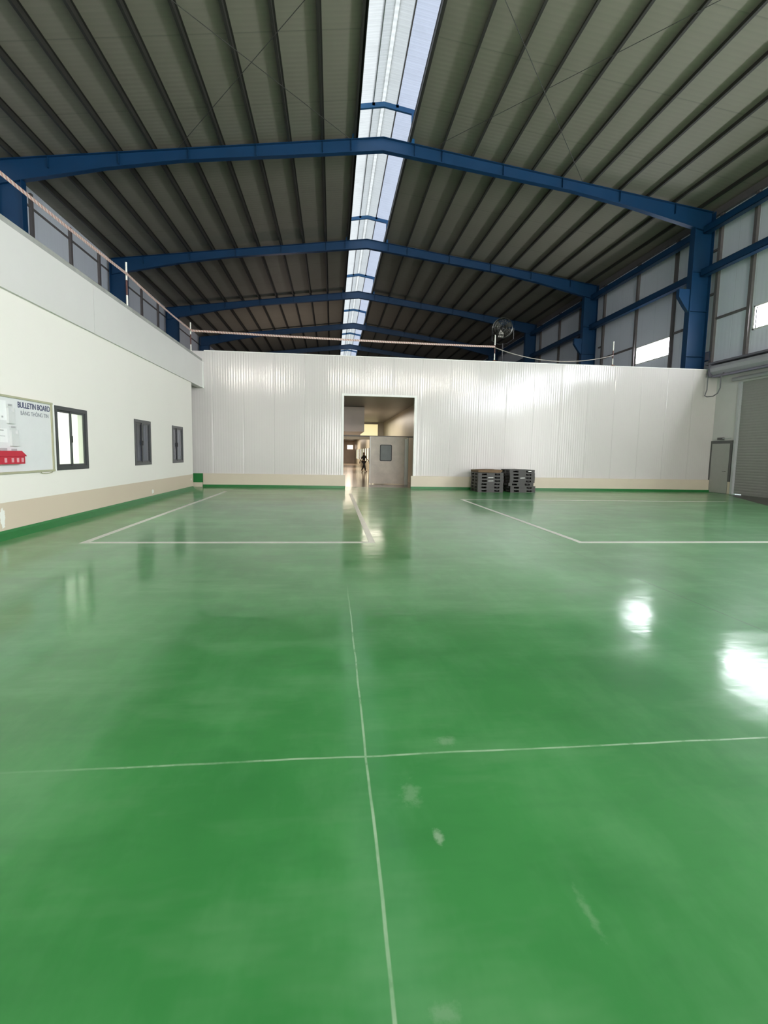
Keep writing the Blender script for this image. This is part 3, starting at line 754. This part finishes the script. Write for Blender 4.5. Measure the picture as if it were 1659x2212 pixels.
# ---------------------------------------------------------------- barrier posts and tape on the ledge and on the partition
def barrier_post(x, y, z, h, label, base=True):
    p = thing('barrier_post', label, 'barrier post', (x, y, z), 0, 'banded barrier posts')
    MB().tube([(0, 0, 0.02), (0, 0, h * 0.30)], 0.025, 10).build('white_band', M['post_white'], p)
    MB().tube([(0, 0, h * 0.62), (0, 0, h)], 0.025, 10).build('white_band', M['post_white'], p)
    MB().tube([(0, 0, h * 0.30), (0, 0, h * 0.62)], 0.025, 10).build('dark_band', M['post_red'], p)
    MB().lathe([(0.12, 0.0), (0.12, 0.015), (0.05, 0.03), (0.03, 0.06)], (0, 0, 0), 'Z', 16).build('base', M['rust'], p)
barrier_post(-5.65, 6.4, 5.37, 1.25, 'red and white barrier post on the left ledge nearest the camera')
barrier_post(-5.65, 13.78, 5.37, 1.25, 'red and white barrier post midway along the left ledge')
barrier_post(-5.65, 19.55, 5.37, 1.22, 'red and white barrier post on the ledge corner by the partition')
barrier_post(7.16, 20.56, 5.735, 1.15, 'red and white barrier post on the partition in front of the fan')
barrier_post(12.74, 20.56, 5.735, 1.1, 'red and white barrier post on the partition near the bright window')
def ribbon(a, b, sag, wd, mat, name, label, cat, group, n=24):
    a, b = Vector(a), Vector(b); mb = MB(); prev = None
    for i in range(n + 1):
        t = i / n; p = a.lerp(b, t); p.z -= sag * 4 * t * (1 - t)
        tw = 0.25 * math.sin(t * 9)
        off = Vector((0.012 * math.sin(tw), 0.012 * math.sin(tw), 0))
        q = (mb.bm.verts.new(p + Vector((0, 0, wd / 2)) + off), mb.bm.verts.new(p - Vector((0, 0, wd / 2)) - off))
        if prev: mb.bm.faces.new((prev[0], q[0], q[1], prev[1]))
        prev = q
    o = mb.build(name, mat)
    sm = o.modifiers.new('thickness', 'SOLIDIFY'); sm.thickness = 0.003
    return tag(o, label, cat, group)
ribbon((-5.62, 6.4, 6.12), (-5.62, 13.78, 6.30), 0.04, 0.075, M['tape'], 'barrier_tape', 'red and white tape on the near half of the left ledge', 'barrier tape', 'barrier tapes')
ribbon((-5.62, 13.78, 6.30), (-5.62, 19.55, 6.28), 0.05, 0.07, M['tape'], 'barrier_tape', 'red and white tape on the far half of the left ledge', 'barrier tape', 'barrier tapes')
ribbon((-5.62, 19.55, 6.28), (7.16, 20.53, 6.37), 0.04, 0.08, M['tape'], 'barrier_tape', 'red and white tape strung across above the back partition', 'barrier tape', 'barrier tapes', 60)
mb = MB()
pts = []
for i in range(25):
    t = i / 24; pts.append((7.16 + 5.58 * t, 20.53, 6.33 + (6.2 - 6.33) * t - 0.42 * 4 * t * (1 - t)))
o = mb.tube(pts, 0.02, 6).build('barrier_rope', M['rope'], smooth=True)
tag(o, 'slack grey rope between the two right barrier posts', 'rope')

# ---------------------------------------------------------------- drum fan on the roof of the back room
fn = thing('drum_fan', 'large steel pedestal fan standing behind the back partition', 'fan', (8.0, 22.0, 5.68), math.radians(-28))
def ring(r, y, rad, n=32):
    return [(r * math.cos(2 * math.pi * k / n), y, 1.9 + r * math.sin(2 * math.pi * k / n)) for k in range(n)]
cg = MB()
for r, y in ((0.46, -0.12), (0.46, 0.1), (0.34, -0.16), (0.22, -0.18), (0.10, -0.19), (0.34, 0.14), (0.2, 0.16)):
    cg.tube(ring(r, y, 0.008), 0.010, 6, close=True)
for k in range(24):
    t = 2 * math.pi * k / 24; c_, s_ = math.cos(t), math.sin(t)
    cg.tube([(0.08 * c_, -0.19, 1.9 + 0.08 * s_), (0.34 * c_, -0.16, 1.9 + 0.34 * s_), (0.46 * c_, -0.12, 1.9 + 0.46 * s_), (0.46 * c_, 0.1, 1.9 + 0.46 * s_), (0.2 * c_, 0.16, 1.9 + 0.2 * s_)], 0.006, 5)
cg.build('cage', M['fan_metal'], fn, smooth=True)
dr = MB()
for k in range(32):
    t0, t1 = 2 * math.pi * k / 32, 2 * math.pi * (k + 1) / 32
    v = [dr.bm.verts.new((r * math.cos(t), y, 1.9 + r * math.sin(t))) for t in (t0, t1) for r, y in ((0.47, -0.07), (0.47, 0.07), (0.45, 0.07), (0.45, -0.07))]
    for i in range(4):
        j = (i + 1) % 4
        dr.bm.faces.new((v[i], v[j], v[4 + j], v[4 + i]))
dr.build('drum', M['fan_metal'], fn, smooth=True)
for k in range(3):
    t = 2 * math.pi * k / 3 + 0.4
    ca, sa = math.cos(t), math.sin(t)
    m = MB(); quad = []
    for r, w_, tw in ((0.07, 0.06, 0.05), (0.25, 0.11, 0.04), (0.42, 0.13, 0.025)):
        quad.append([m.bm.verts.new((r * ca - d * sa, -0.04 + tw * (1 if d > 0 else -1), 1.9 + r * sa + d * ca)) for d in (-w_, w_)])
    for i in range(2): m.bm.faces.new((quad[i][0], quad[i][1], quad[i + 1][1], quad[i + 1][0]))
    b = m.build('blade', M['fan_metal'], fn); s2 = b.modifiers.new('thickness', 'SOLIDIFY'); s2.thickness = 0.006
MB().lathe([(0.05, -0.1), (0.09, -0.06), (0.10, 0.0), (0.10, 0.2), (0.06, 0.26)], (0, 0, 1.9), 'Y', 20).build('motor', M['black'], fn, smooth=True)
MB().tube([(0, 0.2, 0.03), (0, 0.2, 1.25)], 0.03, 12).tube([(-0.5, 0.1, 1.9), (-0.5, 0.15, 1.4), (-0.2, 0.2, 1.22), (0.2, 0.2, 1.22), (0.5, 0.15, 1.4), (0.5, 0.1, 1.9)], 0.02, 8).build('stand', M['black'], fn)
MB().lathe([(0.36, 0.0), (0.36, 0.03), (0.1, 0.08), (0.04, 0.1)], (0, 0.2, 0), 'Z', 24).build('base', M['black'], fn)

# ---------------------------------------------------------------- pallets
def make_pallet():
    p = thing('plastic_pallet', 'x', 'pallet', (0, 0, 0), 0, 'dark plastic pallets by the partition')
    w, d, h = 1.10, 1.02, 0.137
    top = MB()
    top.box(-w / 2, w / 2, 0, 0.06, h - 0.038, h).box(-w / 2, w / 2, d - 0.06, d, h - 0.038, h)
    for i in range(9):
        x = -w / 2 + i * (w - 0.07) / 8
        top.box(x, x + 0.07, 0.06, d - 0.06, h - 0.038, h - 0.002)
    for i in range(4):
        y = 0.2 + i * 0.2
        top.box(-w / 2 + 0.07, w / 2 - 0.07, y, y + 0.05, h - 0.036, h - 0.006)
    top.build('top_deck', M['pallet'], p)
    bot = MB()
    for y in (0.0, d / 2 - 0.06, d - 0.12): bot.box(-w / 2, w / 2, y, y + 0.12, 0, 0.025)
    for x in (-w / 2, -0.09, w / 2 - 0.14): bot.box(x, x + (0.18 if x == -0.09 else 0.14), 0.12, d / 2 - 0.06, 0, 0.0245).box(x, x + (0.18 if x == -0.09 else 0.14), d / 2 + 0.06, d - 0.12, 0, 0.0245)
    bot.build('bottom_deck', M['pallet'], p)
    for x0, x1 in ((-w / 2, -w / 2 + 0.16), (-0.17, 0.17), (w / 2 - 0.16, w / 2)):
        for y0, y1 in ((0.0, 0.15), (d / 2 - 0.08, d / 2 + 0.08), (d - 0.15, d)):
            MB().box(x0, x1, y0 + 0.004, y1 - 0.004, 0.025, h - 0.038).build('block', M['pallet'], p)
    return p
proto = make_pallet()
LEV = ['bottom', 'second from the bottom', 'third from the bottom', 'fourth from the bottom', 'fifth from the bottom', 'sixth from the bottom', 'topmost']
first = True
def put_pallet(x, y, z, rz_, label, white=None):
    global first
    p = proto if first else copy_tree(proto)
    first = False
    p.location = (x, y, z); p.rotation_euler = (0, 0, rz_); p['label'] = label
    if white:
        a, b, c, d = white
        MB().prism([(a, c), (b, c + 0.008), (b, d), (a + 0.01, d - 0.008)], 'Y', -0.002, 0.005).build('tag', M['pallet_tag'], p)
for i in range(6):
    put_pallet(6.66 + random.uniform(-0.012, 0.012), 18.95 + random.uniform(-0.01, 0.01), i * 0.138, math.radians(random.uniform(-0.6, 0.6)),
               'dark plastic pallet in the left stack under the cardboard, ' + ('topmost' if i == 5 else LEV[i]), (-0.12, 0.11, 0.05, 0.085) if i in (3, 4) else None)
dxs = [0.05, 0.05, -0.04, 0.0, 0.01, 0.0, -0.01]
for i in range(7):
    put_pallet(8.03 + dxs[i], 18.96 + random.uniform(-0.01, 0.01), i * 0.138, math.radians(random.uniform(-0.6, 0.6)),
               'dark plastic pallet in the right stack, ' + ('topmost with a white arrow mark' if i == 6 else LEV[i]), (-0.1, 0.1, 0.05, 0.085) if i == 4 else ((0.26, 0.40, 0.05, 0.10) if i == 6 else None))
# cardboard folded over the left stack
cb = thing('cardboard_sheet', 'brown cardboard folded over the top of the left pallet stack', 'cardboard', (6.66, 18.95, 0.828))
def wavy(x0, x1, y0, y1, z, th, n=10):
    m = MB(); g = []
    for i in range(n + 1):
        r = []
        for j in range(n + 1):
            x = x0 + (x1 - x0) * i / n; y = y0 + (y1 - y0) * j / n
            r.append(m.bm.verts.new((x, y, z + 0.02 * math.sin(3.1 * x + 1) + 0.012 * math.sin(7 * y))))
        g.append(r)
    for i in range(n):
        for j in range(n): m.bm.faces.new((g[i][j], g[i + 1][j], g[i + 1][j + 1], g[i][j + 1]))
    o = m.build('top_flap', M['card'], cb)
    s_ = o.modifiers.new('thickness', 'SOLIDIFY'); s_.thickness = th
    return o
wavy(-0.56, 0.47, -0.04, 1.03, 0.10, 0.04)
MB().prism([(-0.56, 0.1), (0.46, 0.1), (0.44, 0.03), (0.30, 0.008), (-0.2, 0.01), (-0.57, 0.02)], 'Y', -0.05, -0.035).build('front_flap', M['card'], cb)
MB().prism([(-0.03, 0.1), (1.0, 0.1), (1.0, 0.01), (-0.03, 0.008)], 'X', -0.575, -0.562).build('side_flap', M['card'], cb)
MB().box(-0.52, 0.42, 0.02, 0.98, 0.002, 0.075).build('folded_stack', M['card'], cb)

# ---------------------------------------------------------------- through the doorway
pt = thing('partition_screen', 'pale partition with a header beam just inside the tall doorway', 'partition', (2.0, 23.4, 0))
MB().box(-3.4, 2.15, -0.03, 0.05, 2.38, 2.44).build('header', M['girt'], pt)
MB().box(1.78, 1.84, -0.05, 0.05, 0.0, 2.38).build('jamb', M['white_trim'], pt)
d3 = struct('door_3', MB().box(1.85, 3.72, 23.28, 23.35, 0.03, 2.40), M['film'])
wn_ = MB()
def rrect(x0, x1, z0, z1, r, n=5):
    out = []
    for cx, cz, a0 in ((x1 - r, z0 + r, -90), (x1 - r, z1 - r, 0), (x0 + r, z1 - r, 90), (x0 + r, z0 + r, 180)):
        for k in range(n + 1):
            a = math.radians(a0 + 90 * k / n); out.append((cx + r * math.cos(a), cz + r * math.sin(a)))
    return out
fo = MB().prism(rrect(2.37, 2.98, 1.17, 2.0, 0.07), 'Y', 23.26, 23.30).build('window_rim', M['black'], d3)
MB().prism(rrect(2.41, 2.94, 1.21, 1.96, 0.05), 'Y', 23.252, 23.27).build('window_pane', M['pane_grey'], fo)
MB().box(1.86, 1.90, 23.25, 23.28, 0.05, 2.38).build('edge_strip', M['white_trim'], d3)
o = MB().box(3.62, 3.78, 23.12, 23.24, 0.0, 2.30).build('door_post', M['white_trim'])
tag(o, 'white upright post at the right of the stained sliding door', 'post')
o = MB().box(-1.0, 1.75, 26.0, 30.5, 2.75, 4.10).build('duct_box', M['bulkhead'])
tag(o, 'pinkish boxed duct under the ceiling beyond the doorway', 'duct')
yw = thing('lit_hatch', 'bright yellow lit hatch high on the wall beyond the doorway', 'window', (3.0, 38.6, 2.95))
MB().box(-0.72, 0.72, -0.04, -0.01, 0.0, 1.0).build('pane', M['yellow_window'], yw)
MB().box(-0.78, -0.72, -0.06, 0.0, -0.05, 1.06).box(0.72, 0.78, -0.06, 0.0, -0.05, 1.06).box(-0.72, 0.72, -0.06, 0.0, -0.05, 0.0).box(-0.72, 0.72, -0.06, 0.0, 1.0, 1.06).build('frame', M['corridor_side'], yw)
for k in range(10):
    y0 = 40 + 3.2 * k
    w_ = struct('window_%d' % (20 + k), MB().box(3.57, 3.65, y0 - 0.06, y0 + 0.06, 0.75, 2.1).box(3.57, 3.65, y0 + 2.34, y0 + 2.46, 0.75, 2.1), M['grey_frame'])
    MB().box(3.65, 3.67, y0, y0 + 2.4, 0.75, 2.1).build('pane', M['pale_window'], w_)
lp = thing('end_lamp', 'bright white lamp at the far end of the corridor', 'lamp', (2.85, 75.98, 2.2))
MB().box(-0.45, 0.45, -0.1, -0.04, 0.0, 0.65).build('diffuser', M['lamp'], lp)
MB().box(-0.5, 0.5, -0.04, 0.0, -0.05, 0.7).build('casing', M['white_trim'], lp)

# ---------------------------------------------------------------- the person walking in the corridor
def skinned(name, verts, edges, radii, mat, parent, root=0, sub=1):
    me = bpy.data.meshes.new(name); me.from_pydata(verts, edges, [])
    me.materials.append(mat)
    o = bpy.data.objects.new(name, me); COL.objects.link(o)
    if parent is not None: o.parent = parent
    sk = o.modifiers.new('skin', 'SKIN'); sk.use_smooth_shade = True
    lay = me.skin_vertices if me.skin_vertices else None
    if not me.skin_vertices:
        bpy.context.view_layer.objects.active = o
    for i, r in enumerate(radii):
        sv = me.skin_vertices[0].data[i]
        sv.radius = r if isinstance(r, tuple) else (r, r)
        sv.use_root = (i == root)
    sb = o.modifiers.new('smooth', 'SUBSURF'); sb.levels = sub; sb.render_levels = sub
    return o
def person(loc, rz_):
    P = thing('person', 'person in dark clothes walking along the corridor beyond the doorway', 'person', loc, rz_)
    V, E, R = [], [], []
    def add(p, r, parent=None):
        V.append(p); R.append(r)
        if parent is not None: E.append((parent, len(V) - 1))
        return len(V) - 1
    pel = add((0, 0, 0.88), (0.15, 0.11))
    wa = add((0, 0, 1.03), (0.125, 0.095), pel)
    ch = add((0, -0.01, 1.23), (0.155, 0.105), wa)
    sh = add((0, 0, 1.34), (0.12, 0.08), ch)
    nk = add((0, 0, 1.42), 0.05, sh)
    hd_ = add((0, -0.015, 1.50), (0.070, 0.085), nk)
    hd2 = add((0, -0.01, 1.57), (0.075, 0.09), hd_)
    add((0, 0.0, 1.625), (0.05, 0.06), hd2)
    add((0, -0.105, 1.515), 0.014, hd_)                       # nose
    add((0, -0.085, 1.475), 0.018, hd_)                       # mouth and chin
    for s_ in (-1, 1): add((s_ * 0.085, 0.01, 1.53), 0.014, hd_)   # ears
    for s_, ang in ((-1, -0.16), (1, 0.20)):
        a = add((s_ * 0.17, 0, 1.33), 0.055, sh)
        b = add((s_ * 0.25, -ang * 0.6, 1.08), 0.043, a)
        c = add((s_ * 0.315, -ang * 1.4 - 0.02, 0.87), 0.030, b)
        d = add((s_ * 0.325, -ang * 1.5 - 0.03, 0.80), (0.034, 0.018), c)
        for q, (dx, ln) in enumerate(((-0.03, 0.07), (-0.01, 0.085), (0.01, 0.08), (0.03, 0.062))):
            f1 = add((s_ * 0.327 , -ang * 1.5 - 0.03 + dx, 0.755), 0.009, d)
            add((s_ * 0.322, -ang * 1.5 - 0.03 + dx, 0.755 - ln), 0.008, f1)
        t1 = add((s_ * 0.312, -ang * 1.5 - 0.08, 0.79), 0.010, d)
        add((s_ * 0.305, -ang * 1.5 - 0.095, 0.745), 0.009, t1)
    for s_, st in ((-1, 0.20), (1, -0.24)):
        h_ = add((s_ * 0.09, 0, 0.83), 0.095, pel)
        k_ = add((s_ * 0.10, -st * 0.55 - 0.04, 0.46), 0.062, h_)
        an = add((s_ * 0.11, -st * 1.2, 0.085), 0.042, k_)
        hl = add((s_ * 0.11, -st * 1.2 - 0.06, 0.045), (0.038, 0.035), an)
        add((s_ * 0.115, -st * 1.2 - 0.17, 0.03), (0.040, 0.024), hl)
    skinned('body', V, E, R, M['skin'], P)
    # clothes follow the body
    tv = [(0, 0, 0.86), (0, 0, 1.03), (0, -0.01, 1.23), (0, 0, 1.35), (-0.18, 0, 1.335), (-0.235, 0.05, 1.13), (0.18, 0, 1.335), (0.235, -0.06, 1.13)]
    skinned('shirt', tv, [(0, 1), (1, 2), (2, 3), (3, 4), (4, 5), (3, 6), (6, 7)], [(0.165, 0.125), (0.14, 0.11), (0.17, 0.12), (0.125, 0.09), 0.068, 0.06, 0.068, 0.06], M['cloth'], P)
    pv = [(0, 0, 0.90)]; pe = []; pr = [(0.155, 0.115)]
    for s_, st in ((-1, 0.20), (1, -0.24)):
        i = len(pv)
        pv += [(s_ * 0.09, 0, 0.82), (s_ * 0.10, -st * 0.55 - 0.04, 0.46), (s_ * 0.11, -st * 1.18, 0.12)]
        pe += [(0, i), (i, i + 1), (i + 1, i + 2)]; pr += [0.105, 0.078, 0.065]
    skinned('trousers', pv, pe, pr, M['trousers'], P)
    skinned('hair', [(0, 0.02, 1.50), (0, 0.012, 1.585), (0, 0.0, 1.64)], [(0, 1), (1, 2)], [(0.075, 0.075), (0.083, 0.092), (0.055, 0.06)], M['hair'], P)
person((2.66, 39.3, 0.0), math.radians(52))
